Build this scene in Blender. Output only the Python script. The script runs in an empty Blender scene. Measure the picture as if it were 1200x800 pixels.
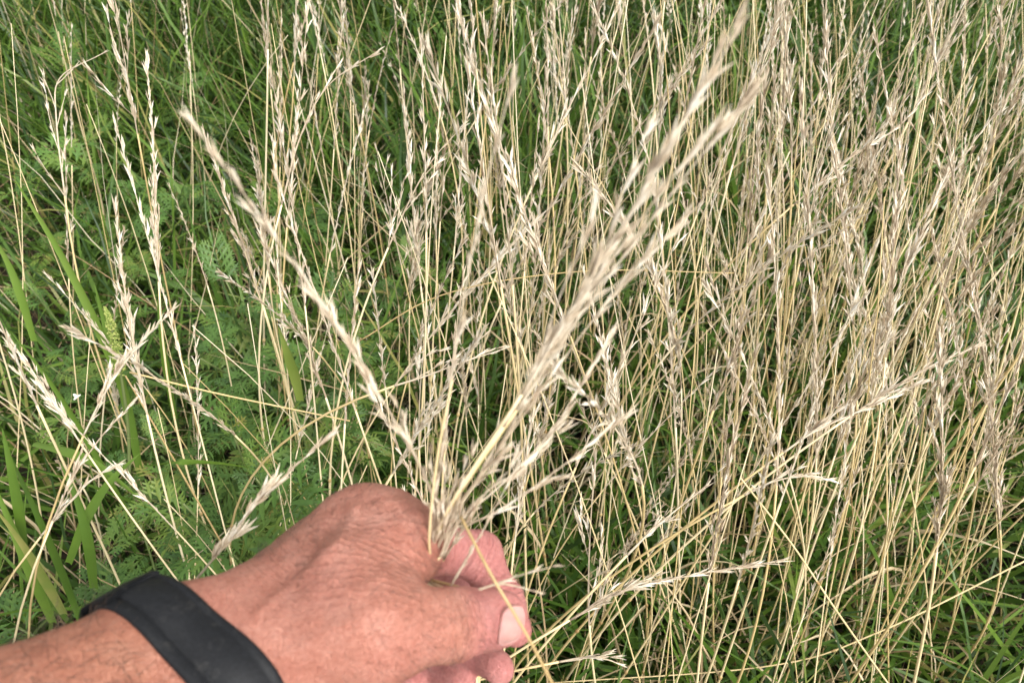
import bpy, math, random
import numpy as np
from mathutils import Vector, Matrix

# ------------------------------------------------------------------ camera, world, sun, exposure
sc = bpy.context.scene
COL = sc.collection
H = 1.20
PITCH = math.radians(54)
FPX = 1200 * 26 / 36
cam = bpy.data.cameras.new('camera')
cam.lens, cam.sensor_width = 26, 36
cam.clip_start, cam.clip_end = 0.01, 200
cam.dof.use_dof = True
cam.dof.focus_distance = 0.58
cam.dof.aperture_fstop = 12
camo = bpy.data.objects.new('camera', cam)
COL.objects.link(camo)
camo.location = (0, 0, H)
camo.rotation_euler = (math.pi / 2 - PITCH, 0, 0)
sc.camera = camo

world = bpy.data.worlds.new('World')
sc.world = world
world.use_nodes = True
wn, wl = world.node_tree.nodes, world.node_tree.links
wn.clear()
SUN_EL, SUN_AZ = math.radians(54), math.radians(128)
sky = wn.new('ShaderNodeTexSky')
sky.sky_type = 'NISHITA'
sky.sun_disc = False
sky.sun_elevation = SUN_EL
sky.sun_rotation = SUN_AZ
sky.dust_density = 4
hs = wn.new('ShaderNodeHueSaturation')
hs.inputs['Saturation'].default_value = 0.08        # cloud cover: a nearly white sky
bg = wn.new('ShaderNodeBackground')
bg.inputs['Strength'].default_value = 0.15
wo = wn.new('ShaderNodeOutputWorld')
wl.new(sky.outputs[0], hs.inputs['Color'])
wl.new(hs.outputs[0], bg.inputs['Color'])
wl.new(bg.outputs[0], wo.inputs['Surface'])

sun = bpy.data.lights.new('sun', 'SUN')
sun.energy = 1.5
sun.angle = math.radians(10)
sun.color = (1, 0.96, 0.9)
suno = bpy.data.objects.new('sun', sun)
COL.objects.link(suno)
sd = Vector((math.sin(SUN_AZ) * math.cos(SUN_EL), math.cos(SUN_AZ) * math.cos(SUN_EL), math.sin(SUN_EL)))
suno.rotation_euler = sd.to_track_quat('Z', 'Y').to_euler()
sc.view_settings.view_transform = 'Standard'
sc.view_settings.look = 'None'
sc.view_settings.gamma = 1
sc.view_settings.use_curve_mapping = False
sc.view_settings.exposure = 0.98

rng = np.random.default_rng(11)
random.seed(5)
R3 = np.array([[1, 0, 0], [0, math.sin(PITCH), math.cos(PITCH)], [0, math.cos(PITCH), -math.sin(PITCH)]])  # rows right, up, forward
CAM = np.array([0, 0, H])


def cm(px, py, d):                       # photograph point at a distance -> metres, camera axes
    return np.array([(px - 600) / FPX * d, -(py - 400) / FPX * d, d])


def c2w(p):
    return np.asarray(p) @ R3 + CAM


def at(px, py, d):
    return c2w(cm(px, py, d))


def proj(w):
    c = (np.asarray(w) - CAM) @ R3.T
    return 600 + c[0] / c[2] * FPX, 400 - c[1] / c[2] * FPX, c[2]


def on_plane(px, py, z):                 # where the line of sight meets a height
    r = cm(px, py, 1) @ R3
    return CAM + r * ((z - H) / r[2])


# ------------------------------------------------------------------ mesh helpers
class MB:
    def __init__(s):
        s.V, s.F, s.T, s.n = [], [], [], 0

    def add(s, v, f, tone=None):
        v = np.asarray(v, float).reshape(-1, 3)
        s.V.append(v)
        s.F.append(np.asarray(f, int).reshape(-1, 3) + s.n)
        s.T.append(np.full(len(v), 0.5) if tone is None else np.broadcast_to(np.asarray(tone, float), (len(v),)))
        s.n += len(v)
        return s

    def arrays(s):
        return np.concatenate(s.V), np.concatenate(s.F), np.concatenate(s.T)

    def mesh(s, name, mat, smooth=True):
        v, f, t = s.arrays()
        return to_mesh(name, v, f, mat, t, smooth)


def to_mesh(name, v, f, mat, tone=None, smooth=True):
    me = bpy.data.meshes.new(name)
    n = len(f)
    k = f.shape[1]
    me.vertices.add(len(v))
    me.vertices.foreach_set('co', np.ascontiguousarray(v, np.float32).ravel())
    me.loops.add(n * k)
    me.loops.foreach_set('vertex_index', np.ascontiguousarray(f, np.int32).ravel())
    me.polygons.add(n)
    me.polygons.foreach_set('loop_start', np.arange(0, n * k, k, dtype=np.int32))
    me.polygons.foreach_set('use_smooth', np.full(n, smooth, bool))
    me.update(calc_edges=True)
    me.validate()
    if tone is not None:
        a = me.attributes.new('tone', 'FLOAT', 'POINT')
        a.data.foreach_set('value', np.ascontiguousarray(tone, np.float32))
    me.materials.append(mat)
    return me


def link(name, data, parent=None, loc=None, M=None):
    o = bpy.data.objects.new(name, data)
    COL.objects.link(o)
    if parent is not None:
        o.parent = parent
    if loc is not None:
        o.location = loc
    if M is not None:
        o.matrix_basis = M
    return o


def tag(o, label=None, cat=None, group=None, kind=None):
    if label: o['label'] = label
    if cat: o['category'] = cat
    if group: o['group'] = group
    if kind: o['kind'] = kind
    return o


def thing(name, label, cat, loc, group=None):
    return tag(link(name, None, loc=loc), label, cat, group)


def unit(v):
    v = np.asarray(v, float)
    return v / (np.linalg.norm(v, axis=-1, keepdims=True) + 1e-12)


def tube(mb, pts, rad, sides=5, tone=None, cap=True):
    pts = np.asarray(pts, float)
    n = len(pts)
    rad = np.broadcast_to(np.asarray(rad, float), (n,))
    T = unit(np.gradient(pts, axis=0))
    ref = np.array([0.31, 0.95, 0.1]) if abs(T[0] @ np.array([0.31, 0.95, 0.1])) < 0.9 else np.array([1.0, 0, 0])
    A = unit(ref - (T @ ref)[:, None] * T)
    B = np.cross(T, A)
    ph = np.arange(sides) * 2 * math.pi / sides
    ring = pts[:, None] + rad[:, None, None] * (np.cos(ph)[None, :, None] * A[:, None] + np.sin(ph)[None, :, None] * B[:, None])
    i, j = np.meshgrid(np.arange(n - 1), np.arange(sides), indexing='ij')
    a = i * sides + j
    b = i * sides + (j + 1) % sides
    f = np.concatenate([np.stack([a, b, b + sides], -1).reshape(-1, 3), np.stack([a, b + sides, a + sides], -1).reshape(-1, 3)])
    if cap:
        e = (n - 1) * sides
        f = np.concatenate([f, [[e, e + q, e + q + 1] for q in range(1, sides - 1)], [[0, q + 1, q] for q in range(1, sides - 1)]])
    mb.add(ring, f, None if tone is None else tone)


def bez(p0, p1, p2, p3, n):
    t = np.linspace(0, 1, n)[:, None]
    return (1 - t) ** 3 * p0 + 3 * (1 - t) ** 2 * t * p1 + 3 * (1 - t) * t * t * p2 + t ** 3 * p3


def spline(P, n):                        # Catmull-Rom through the points
    P = np.asarray(P, float)
    Q = np.concatenate([[2 * P[0] - P[1]], P, [2 * P[-1] - P[-2]]])
    out = []
    for u in np.linspace(0, len(P) - 1 - 1e-9, n):
        i = int(u)
        t = u - i
        a, b, c, d = Q[i:i + 4]
        out.append(0.5 * ((2 * b) + (c - a) * t + (2 * a - 5 * b + 4 * c - d) * t * t + (3 * b - a - 3 * c + d) * t ** 3))
    return np.array(out)


def ribbon(mb, pts, width, side, fold=0.25, tone=None):
    """A leaf blade along pts: keel plus two edges, tapering; width may be an array."""
    pts = np.asarray(pts, float)
    n = len(pts)
    T = unit(np.gradient(pts, axis=0))
    S = unit(np.asarray(side, float) - (T @ np.asarray(side, float))[:, None] * T)
    N = np.cross(S, T)
    w = np.broadcast_to(np.asarray(width, float), (n,))[:, None] / 2
    v = np.stack([pts - S * w, pts - N * w * fold * 2, pts + S * w], 1)
    f = []
    for i in range(n - 1):
        a = i * 3
        for q in (0, 1):
            f += [[a + q, a + q + 1, a + q + 4], [a + q, a + q + 4, a + q + 3]]
    mb.add(v, f, None if tone is None else tone)


# ------------------------------------------------------------------ materials
def mat(name):
    m = bpy.data.materials.new(name)
    m.use_nodes = True
    nt = m.node_tree
    return m, nt.nodes, nt.links, nt.nodes['Principled BSDF']


def nnode(N, typ, **kw):
    n = N.new(typ)
    for k, v in kw.items():
        if hasattr(n, k) and k not in n.inputs:
            setattr(n, k, v)
        else:
            n.inputs[k].default_value = v
    return n


def ramp(N, stops):
    r = N.new('ShaderNodeValToRGB')
    el = r.color_ramp.elements
    while len(el) < len(stops):
        el.new(0.5)
    for e, (p, c) in zip(el, stops):
        e.position = p
        e.color = (*c, 1) if len(c) == 3 else c
    return r


def plant_material(name, stops, noise_scale=60, rough=0.6, trans=0.0, obj_random=0.5, stretch=(1, 1, 0.12), noise_amt=0.35, spec=0.3, bump=0.0):
    """Colour from a ramp; the place on it is the piece's own tone, the object's own number and a little fibre noise."""
    m, N, L, b = mat(name)
    tc = N.new('ShaderNodeTexCoord')
    mp = nnode(N, 'ShaderNodeMapping')
    mp.inputs['Scale'].default_value = stretch
    L.new(tc.outputs['Object'], mp.inputs['Vector'])
    nz = nnode(N, 'ShaderNodeTexNoise', Scale=noise_scale, Detail=3)
    L.new(mp.outputs[0], nz.inputs['Vector'])
    at_ = N.new('ShaderNodeAttribute')
    at_.attribute_name = 'tone'
    oi = N.new('ShaderNodeObjectInfo')
    a = nnode(N, 'ShaderNodeMath', operation='MULTIPLY_ADD')
    L.new(nz.outputs['Fac'], a.inputs[0])
    a.inputs[1].default_value = noise_amt
    a.inputs[2].default_value = -noise_amt / 2
    c = nnode(N, 'ShaderNodeMath', operation='MULTIPLY_ADD')
    L.new(oi.outputs['Random'], c.inputs[0])
    c.inputs[1].default_value = obj_random
    c.inputs[2].default_value = -obj_random / 2
    d = nnode(N, 'ShaderNodeMath', operation='ADD')
    L.new(a.outputs[0], d.inputs[0])
    L.new(c.outputs[0], d.inputs[1])
    e = nnode(N, 'ShaderNodeMath', operation='ADD')
    L.new(d.outputs[0], e.inputs[0])
    L.new(at_.outputs['Fac'], e.inputs[1])
    r = ramp(N, stops)
    L.new(e.outputs[0], r.inputs[0])
    L.new(r.outputs[0], b.inputs['Base Color'])
    b.inputs['Roughness'].default_value = rough
    b.inputs['Specular IOR Level'].default_value = spec
    if bump:
        bp = nnode(N, 'ShaderNodeBump', Strength=bump, Distance=0.001)
        L.new(nz.outputs['Fac'], bp.inputs['Height'])
        L.new(bp.outputs[0], b.inputs['Normal'])
    if trans:
        tr = N.new('ShaderNodeBsdfTranslucent')
        L.new(r.outputs[0], tr.inputs['Color'])
        mx = nnode(N, 'ShaderNodeMixShader')
        mx.inputs[0].default_value = trans
        L.new(b.outputs[0], mx.inputs[1])
        L.new(tr.outputs[0], mx.inputs[2])
        L.new(mx.outputs[0], N['Material Output'].inputs['Surface'])
    return m


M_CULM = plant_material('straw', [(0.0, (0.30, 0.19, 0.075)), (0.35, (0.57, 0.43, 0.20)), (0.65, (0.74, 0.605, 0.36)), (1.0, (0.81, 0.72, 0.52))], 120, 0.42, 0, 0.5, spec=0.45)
M_HEAD = plant_material('chaff', [(0.0, (0.38, 0.28, 0.19)), (0.3, (0.64, 0.53, 0.385)), (0.65, (0.79, 0.705, 0.56)), (1.0, (0.86, 0.81, 0.71))], 260, 0.6, 0.18, 0.35, (1, 1, 1), 0.5)
M_DRYLEAF = plant_material('dry_leaf', [(0.0, (0.22, 0.14, 0.07)), (0.4, (0.40, 0.29, 0.16)), (0.75, (0.55, 0.45, 0.28)), (1.0, (0.66, 0.58, 0.42))], 90, 0.6, 0.12, 0.4)
M_GRASS = plant_material('green_blade', [(0.0, (0.024, 0.058, 0.010)), (0.35, (0.062, 0.130, 0.016)), (0.7, (0.135, 0.23, 0.030)), (0.9, (0.20, 0.25, 0.055)), (1.0, (0.34, 0.29, 0.10))], 40, 0.45, 0.3, 0.0, (1, 1, 1), 0.25, 0.4)
M_WEED = plant_material('weed_leaf', [(0.0, (0.048, 0.105, 0.026)), (0.5, (0.105, 0.205, 0.042)), (0.85, (0.17, 0.25, 0.045)), (1.0, (0.27, 0.27, 0.07))], 60, 0.5, 0.3, 0.5, (1, 1, 1), 0.4, 0.4)
M_STEM = plant_material('weed_stem', [(0.0, (0.09, 0.13, 0.04)), (1.0, (0.20, 0.24, 0.09))], 80, 0.5, 0, 0.4)
M_SPIKE = plant_material('green_seed', [(0.0, (0.10, 0.16, 0.03)), (0.5, (0.24, 0.32, 0.07)), (1.0, (0.42, 0.45, 0.14))], 200, 0.6, 0.1, 0.1, (1, 1, 1), 0.6)


def ground_material():
    m, N, L, b = mat('soil')
    tc = N.new('ShaderNodeTexCoord')
    n1 = nnode(N, 'ShaderNodeTexNoise', Scale=9, Detail=8, Roughness=0.7)
    L.new(tc.outputs['Object'], n1.inputs['Vector'])
    r = ramp(N, [(0.3, (0.020, 0.014, 0.009)), (0.55, (0.055, 0.040, 0.024)), (0.75, (0.11, 0.085, 0.05))])
    L.new(n1.outputs['Fac'], r.inputs[0])
    L.new(r.outputs[0], b.inputs['Base Color'])
    b.inputs['Roughness'].default_value = 0.95
    n2 = nnode(N, 'ShaderNodeTexNoise', Scale=70, Detail=6)
    L.new(tc.outputs['Object'], n2.inputs['Vector'])
    bp = nnode(N, 'ShaderNodeBump', Strength=0.8, Distance=0.01)
    L.new(n2.outputs['Fac'], bp.inputs['Height'])
    L.new(bp.outputs[0], b.inputs['Normal'])
    return m


def skin_material():
    m, N, L, b = mat('skin')
    tc = N.new('ShaderNodeTexCoord')
    pk = N.new('ShaderNodeAttribute'); pk.attribute_name = 'pink'
    cr = N.new('ShaderNodeAttribute'); cr.attribute_name = 'crease'
    n1 = nnode(N, 'ShaderNodeTexNoise', Scale=75, Detail=6, Roughness=0.68)
    L.new(tc.outputs['Object'], n1.inputs['Vector'])
    tan = ramp(N, [(0.30, (0.37, 0.145, 0.100)), (0.5, (0.43, 0.185, 0.132)), (0.70, (0.475, 0.23, 0.172))])
    L.new(n1.outputs['Fac'], tan.inputs[0])
    pink = ramp(N, [(0.30, (0.44, 0.165, 0.150)), (0.55, (0.48, 0.195, 0.175)), (0.75, (0.52, 0.24, 0.215))])
    L.new(n1.outputs['Fac'], pink.inputs[0])
    mx = nnode(N, 'ShaderNodeMix', data_type='RGBA')
    L.new(pk.outputs['Fac'], mx.inputs[0]); L.new(tan.outputs[0], mx.inputs[6]); L.new(pink.outputs[0], mx.inputs[7])
    tn_ = N.new('ShaderNodeAttribute'); tn_.attribute_name = 'tanned'
    mt = nnode(N, 'ShaderNodeMix', data_type='RGBA', blend_type='MULTIPLY')
    L.new(tn_.outputs['Fac'], mt.inputs[0]); L.new(mx.outputs[2], mt.inputs[6]); mt.inputs[7].default_value = (.80, .78, .68, 1)
    mx = mt
    # fine blotches: capillary red and brown freckles
    n3 = nnode(N, 'ShaderNodeTexNoise', Scale=620, Detail=4, Roughness=0.65)
    L.new(tc.outputs['Object'], n3.inputs['Vector'])
    r3 = ramp(N, [(0.36, (0.86, 0.79, 0.78)), (0.60, (1.05, 1.05, 1.05))])
    L.new(n3.outputs['Fac'], r3.inputs[0])
    m3 = nnode(N, 'ShaderNodeMix', data_type='RGBA', blend_type='MULTIPLY')
    m3.inputs[0].default_value = 1
    L.new(mx.outputs[2], m3.inputs[6]); L.new(r3.outputs[0], m3.inputs[7])
    vo = nnode(N, 'ShaderNodeTexVoronoi', Scale=120, Randomness=1)
    L.new(tc.outputs['Object'], vo.inputs['Vector'])
    rv = ramp(N, [(0.05, (1, 1, 1)), (0.15, (0, 0, 0))])
    L.new(vo.outputs['Distance'], rv.inputs[0])
    gate = nnode(N, 'ShaderNodeMath', operation='GREATER_THAN')
    sep = N.new('ShaderNodeSeparateColor')
    L.new(vo.outputs['Color'], sep.inputs[0])
    L.new(sep.outputs[0], gate.inputs[0]); gate.inputs[1].default_value = 0.62
    fm = nnode(N, 'ShaderNodeMath', operation='MULTIPLY')
    L.new(rv.outputs[0], fm.inputs[0]); L.new(gate.outputs[0], fm.inputs[1])
    fm2 = nnode(N, 'ShaderNodeMath', operation='MULTIPLY'); fm2.inputs[1].default_value = 0.55
    L.new(fm.outputs[0], fm2.inputs[0])
    m4 = nnode(N, 'ShaderNodeMix', data_type='RGBA')
    L.new(fm2.outputs[0], m4.inputs[0]); L.new(m3.outputs[2], m4.inputs[6]); m4.inputs[7].default_value = (0.24, 0.085, 0.05, 1)
    L.new(m4.outputs[2], b.inputs['Base Color'])
    b.inputs['Roughness'].default_value = 0.52
    b.inputs['Specular IOR Level'].default_value = 0.35
    b.inputs['Subsurface Weight'].default_value = 0.12
    b.inputs['Subsurface Radius'].default_value = (1.0, 0.35, 0.2)
    b.inputs['Subsurface Scale'].default_value = 0.003
    # relief: a mesh of fine skin lines, drawn out across the hand, plus pores
    mp = nnode(N, 'ShaderNodeMapping'); mp.inputs['Rotation'].default_value = (0.3, 0.2, 0.75); mp.inputs['Scale'].default_value = (1, 2.3, 1.2)
    L.new(tc.outputs['Object'], mp.inputs['Vector'])
    nd = nnode(N, 'ShaderNodeTexNoise', Scale=120, Detail=2)
    L.new(mp.outputs[0], nd.inputs['Vector'])
    vm = nnode(N, 'ShaderNodeVectorMath', operation='MULTIPLY_ADD')
    L.new(nd.outputs['Color'], vm.inputs[0]); vm.inputs[1].default_value = (0.004,) * 3; L.new(mp.outputs[0], vm.inputs[2])
    v2 = nnode(N, 'ShaderNodeTexVoronoi', feature='DISTANCE_TO_EDGE', Scale=640)
    L.new(vm.outputs[0], v2.inputs['Vector'])
    rr = ramp(N, [(0.0, (0, 0, 0)), (0.12, (1, 1, 1))])
    L.new(v2.outputs['Distance'], rr.inputs[0])
    hgt = nnode(N, 'ShaderNodeMath', operation='MULTIPLY_ADD'); hgt.inputs[1].default_value = 1.2
    L.new(n3.outputs['Fac'], hgt.inputs[0]); L.new(rr.outputs[0], hgt.inputs[2])
    # the folds over the joints: rows of wavering lines
    fu = N.new('ShaderNodeAttribute'); fu.attribute_name = 'fold_u'
    fm_ = N.new('ShaderNodeAttribute'); fm_.attribute_name = 'fold_m'
    nw = nnode(N, 'ShaderNodeTexNoise', Scale=210, Detail=3)
    L.new(tc.outputs['Object'], nw.inputs['Vector'])
    ph_ = nnode(N, 'ShaderNodeMath', operation='MULTIPLY_ADD'); ph_.inputs[1].default_value = 7.5
    L.new(nw.outputs['Fac'], ph_.inputs[0]); L.new(fu.outputs['Fac'], ph_.inputs[2])
    sn = nnode(N, 'ShaderNodeMath', operation='SINE'); L.new(ph_.outputs[0], sn.inputs[0])
    sr = ramp(N, [(0.0, (0, 0, 0)), (0.45, (1, 1, 1))])
    sa = nnode(N, 'ShaderNodeMath', operation='MULTIPLY_ADD'); sa.inputs[1].default_value = .5; sa.inputs[2].default_value = .5
    L.new(sn.outputs[0], sa.inputs[0]); L.new(sa.outputs[0], sr.inputs[0])
    sm_ = nnode(N, 'ShaderNodeMath', operation='MULTIPLY'); L.new(sr.outputs[0], sm_.inputs[0]); L.new(fm_.outputs['Fac'], sm_.inputs[1])
    h2 = nnode(N, 'ShaderNodeMath', operation='MULTIPLY_ADD'); h2.inputs[1].default_value = 3.2
    L.new(sm_.outputs[0], h2.inputs[0]); L.new(hgt.outputs[0], h2.inputs[2])
    hgt = h2
    bp = nnode(N, 'ShaderNodeBump', Strength=0.7, Distance=0.0006)
    L.new(hgt.outputs[0], bp.inputs['Height'])
    L.new(bp.outputs[0], b.inputs['Normal'])
    return m


M_SOIL = ground_material()
M_SKIN = skin_material()
M_NAIL, _N, _L, _b = mat('nail')
_tc = _N.new('ShaderNodeTexCoord')
_nz = nnode(_N, 'ShaderNodeTexNoise', Scale=180, Detail=2)
_L.new(_tc.outputs['Object'], _nz.inputs['Vector'])
_r = ramp(_N, [(0.3, (0.46, 0.235, 0.21)), (0.7, (0.52, 0.30, 0.265))])
_L.new(_nz.outputs['Fac'], _r.inputs[0])
_L.new(_r.outputs[0], _b.inputs['Base Color'])
_b.inputs['Roughness'].default_value = 0.32
_b.inputs['Subsurface Weight'].default_value = 0.2
_b.inputs['Subsurface Scale'].default_value = 0.002
M_RUBBER, _N, _L, _b = mat('black_rubber')
_tc = _N.new('ShaderNodeTexCoord')
_nz = nnode(_N, 'ShaderNodeTexNoise', Scale=900, Detail=3)
_L.new(_tc.outputs['Object'], _nz.inputs['Vector'])
_r = ramp(_N, [(0.3, (0.006, 0.0066, 0.0076)), (0.7, (0.011, 0.012, 0.014))])
_L.new(_nz.outputs['Fac'], _r.inputs[0])
_L.new(_r.outputs[0], _b.inputs['Base Color'])
_b.inputs['Roughness'].default_value = 0.6
_b.inputs['Specular IOR Level'].default_value = 0.22
_n2 = nnode(_N, 'ShaderNodeTexNoise', Scale=140, Detail=7, Roughness=0.75)
_L.new(_tc.outputs['Object'], _n2.inputs['Vector'])
_r2 = ramp(_N, [(0.56, (0, 0, 0)), (0.74, (1, 1, 1))])
_L.new(_n2.outputs['Fac'], _r2.inputs[0])
_mx = nnode(_N, 'ShaderNodeMix', data_type='RGBA')
_ms = nnode(_N, 'ShaderNodeMath', operation='MULTIPLY'); _ms.inputs[1].default_value = .30
_L.new(_r2.outputs[0], _ms.inputs[0]); _L.new(_ms.outputs[0], _mx.inputs[0])
_L.new(_r.outputs[0], _mx.inputs[6]); _mx.inputs[7].default_value = (.10, .095, .085, 1)
_L.new(_mx.outputs[2], _b.inputs['Base Color'])
_bp = nnode(_N, 'ShaderNodeBump', Strength=0.3, Distance=0.0003)
_L.new(_nz.outputs['Fac'], _bp.inputs['Height'])
_L.new(_bp.outputs[0], _b.inputs['Normal'])
M_HAIR, _N, _L, _b = mat('arm_hair')
_oi = _N.new('ShaderNodeTexCoord')
_nz = nnode(_N, 'ShaderNodeTexNoise', Scale=700)
_L.new(_oi.outputs['Object'], _nz.inputs['Vector'])
_r = ramp(_N, [(0.3, (0.02, 0.012, 0.008)), (0.62, (0.06, 0.035, 0.022)), (0.75, (0.35, 0.27, 0.2))])
_L.new(_nz.outputs['Fac'], _r.inputs[0])
_L.new(_r.outputs[0], _b.inputs['Base Color'])
_b.inputs['Roughness'].default_value = 0.45

# ------------------------------------------------------------------ ground
g = 60
xs = np.concatenate([np.linspace(-40, -2.4, 6), np.linspace(-2, 2, g), np.linspace(2.4, 40, 6)])
ys = np.concatenate([np.linspace(-40, -1.0, 6), np.linspace(-0.6, 3.6, g), np.linspace(4, 60, 6)])
X, Y = np.meshgrid(xs, ys, indexing='ij')
Z = -0.012 + 0.012 * np.sin(X * 5.1 + 1.3) * np.cos(Y * 4.3) + 0.006 * np.sin(X * 17 + Y * 11) - 0.01
nx, ny = len(xs), len(ys)
i, j = np.meshgrid(np.arange(nx - 1), np.arange(ny - 1), indexing='ij')
a = (i * ny + j).ravel()
tag(link('ground', to_mesh('ground', np.stack([X, Y, Z], -1).reshape(-1, 3), np.concatenate([np.stack([a, a + ny, a + ny + 1], -1), np.stack([a, a + ny + 1, a + 1], -1)]), M_SOIL)),
    'dark bare soil under the grass', kind='structure')


# ------------------------------------------------------------------ green grass and dead thatch (nobody could count them)
def blades(n, xy, length, width, tilt0, curl, az, K=6, z0=0.0, tones=None, twist=0.0):
    """n blades at once: keel-less ribbons that bend as they rise."""
    s = np.linspace(0, 1, K + 1)
    tl = tilt0[:, None] + curl[:, None] * s[None] ** 1.3
    ds = length[:, None] / K
    dx = np.sin(tl) * ds
    dz = np.cos(tl) * ds
    r = np.concatenate([np.zeros((n, 1)), np.cumsum(dx[:, :-1], 1)], 1)
    z = np.concatenate([np.zeros((n, 1)), np.cumsum(dz[:, :-1], 1)], 1) + (z0[:, None] if np.ndim(z0) else z0)
    z = np.maximum(z, 0.004 + 0.02 * rng.random((n, 1)))
    wob = np.cumsum(rng.normal(0, 0.05, (n, K + 1)), 1)
    aa = az[:, None] + wob
    P = np.stack([xy[:, 0, None] + r * np.cos(aa), xy[:, 1, None] + r * np.sin(aa), z], -1)
    prof = np.minimum(1, (1 - s) ** 0.6 * 1.35) * np.minimum(1, 0.55 + s * 2.2)
    prof[-1] = 0.02
    w = width[:, None] * prof[None] / 2
    sa = az[:, None] + math.pi / 2 + twist * rng.normal(0, 1, (n, 1)) * s[None]
    S = np.stack([np.cos(sa), np.sin(sa), 0.25 * np.sin(sa * 3)], -1)
    V = np.stack([P - S * w[..., None], P + S * w[..., None]], 2).reshape(-1, 3)
    k = np.arange(K)
    f1 = np.stack([2 * k, 2 * k + 1, 2 * k + 3], -1)
    f2 = np.stack([2 * k, 2 * k + 3, 2 * k + 2], -1)
    f = np.concatenate([f1, f2])
    F = (f[None] + (np.arange(n) * (K + 1) * 2)[:, None, None]).reshape(-1, 3)
    T = np.repeat(tones, (K + 1) * 2)
    return V, F, T


def field(n, x0=-2.4, x1=2.4, y0=-0.35, y1=3.5, clump=0.0, nc=500):
    """Ground points, more of them near the camera, optionally gathered in tussocks."""
    y = y0 + (y1 - y0) * rng.random(n) ** 1.15
    x = x0 + (x1 - x0) * rng.random(n)
    keep = np.abs(x) < 0.95 + 0.6 * np.maximum(y, 0)
    xy = np.stack([x, y], -1)[keep]
    if clump:
        c = xy[rng.integers(0, len(xy), nc)]
        w = rng.integers(0, nc, len(xy))
        m = rng.random(len(xy)) < clump
        xy[m] = c[w[m]] + rng.normal(0, 0.028, (m.sum(), 2))
    return xy


gm = MB()
xy = field(55000, clump=0.65, nc=1100)
n = len(xy)
left = np.clip((-0.12 - xy[:, 0]) / 0.25, 0, 1) * np.clip((1.25 - xy[:, 1]) / 0.3, 0, 1)     # the ferny weeds stand here instead
xy = xy[rng.random(n) > left * 0.40]
n = len(xy)
ln = rng.uniform(0.18, 0.58, n) * (0.85 + 0.3 * rng.random(n))
tn = np.clip(rng.normal(0.35, 0.23, n), 0, 1)
tn[rng.random(n) < 0.05] = 0.96
V, F, T = blades(n, xy, ln, rng.uniform(0.0036, 0.0092, n), rng.uniform(0.02, 0.45, n), rng.uniform(0.3, 2.0, n), rng.uniform(0, 2 * math.pi, n), 7, 0.0, tn, 0.8)
gm.add(V, F, T)
tag(link('green_grass', gm.mesh('green_grass', M_GRASS)), 'thick green grass blades filling the space under the dry stalks', 'grass', kind='stuff')

lm = MB()
xy = field(7200, clump=0.3)
n = len(xy)
V, F, T = blades(n, xy, rng.uniform(0.10, 0.45, n), rng.uniform(0.0010, 0.0032, n), rng.uniform(0.5, 1.5, n), rng.uniform(-0.3, 0.9, n), rng.uniform(0, 2 * math.pi, n), 5,
                 rng.uniform(0, 0.14, n), np.clip(rng.normal(0.30, 0.25, n), 0, 1), 1.0)
lm.add(V, F, T)
xy = field(3000, clump=0.5)
n = len(xy)
V, F, T = blades(n, xy, rng.uniform(0.35, 0.85, n), rng.uniform(0.0012, 0.0030, n), rng.uniform(0.02, 0.55, n), rng.uniform(-0.15, 0.6, n), rng.uniform(0, 2 * math.pi, n), 6,
                 0.0, np.clip(rng.normal(0.68, 0.25, n), 0, 1), 1.0)
lm.add(V, F, T)
tag(link('dead_grass', lm.mesh('dead_grass', M_DRYLEAF)), 'tangled dead straw and thatch lying among the green blades', 'dead grass', kind='stuff')


# ------------------------------------------------------------------ dry stalks with seed heads
def spikelet_arrays(r, nl=5, L=0.0115, W=0.0021, spread=0.22):
    """A flattened husk cluster, base at the origin, along +Z: two glumes and a few lemmas."""
    mb = MB()
    for q in range(nl):
        s = 1 if q % 2 else -1
        z0 = 0.0011 * q
        l = L * (0.60 if q < 2 else 0.66) * r.uniform(0.85, 1.15)
        w = W * (0.75 if q < 2 else 1) * r.uniform(0.8, 1.15)
        an = s * spread * r.uniform(0.3, 1.3) * (0.6 + 0.16 * q)
        d = np.array([math.sin(an), r.normal(0, 0.10), math.cos(an)])
        d /= np.linalg.norm(d)
        side = unit(np.cross(d, [s * 1.0, r.normal(0, 0.3), 0.1]))
        out = unit(np.cross(side, d)) * 1.0
        if out[0] * s < 0: out = -out
        b = np.array([s * 0.0003, 0, z0])
        m1 = b + d * l * 0.42
        tip = b + d * l + out * l * r.uniform(-0.05, 0.14)
        v = [b, m1 - side * w / 2 - out * w * 0.25, m1 + out * w * 0.32, m1 + side * w / 2 - out * w * 0.25, tip]
        mb.add(v, [[0, 1, 2], [0, 2, 3], [1, 4, 2], [2, 4, 3]], float(np.clip(r.normal(0.55, 0.2), 0, 1)))
    return mb


class NR:
    def __init__(s, seed): s.g = np.random.default_rng(seed)
    def uniform(s, a, b): return float(s.g.uniform(a, b))
    def normal(s, a, b): return float(s.g.normal(a, b))
    def ri(s, a, b): return int(s.g.integers(a, b))


_r = NR(3)
SPIK = [spikelet_arrays(_r, nl, L, W, sp).arrays() for nl, L, W, sp in
        [(5, .0125, .0014, .09), (4, .0115, .0013, .13), (6, .0140, .0015, .07), (5, .0120, .0013, .17), (3, .0115, .0012, .10), (6, .0135, .0015, .11)]]
SPIK_LOD = [spikelet_arrays(_r, 2, .0125, .0030, .18).arrays(), spikelet_arrays(_r, 3, .012, .0026, .25).arrays()]
SPIK_TAN = [to_mesh('spikelet', v, f, M_HEAD, t * .8, False) for v, f, t in SPIK]
SPIK_MESH = [to_mesh('spikelet', v, f, M_HEAD, t, False) for v, f, t in SPIK]


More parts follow.
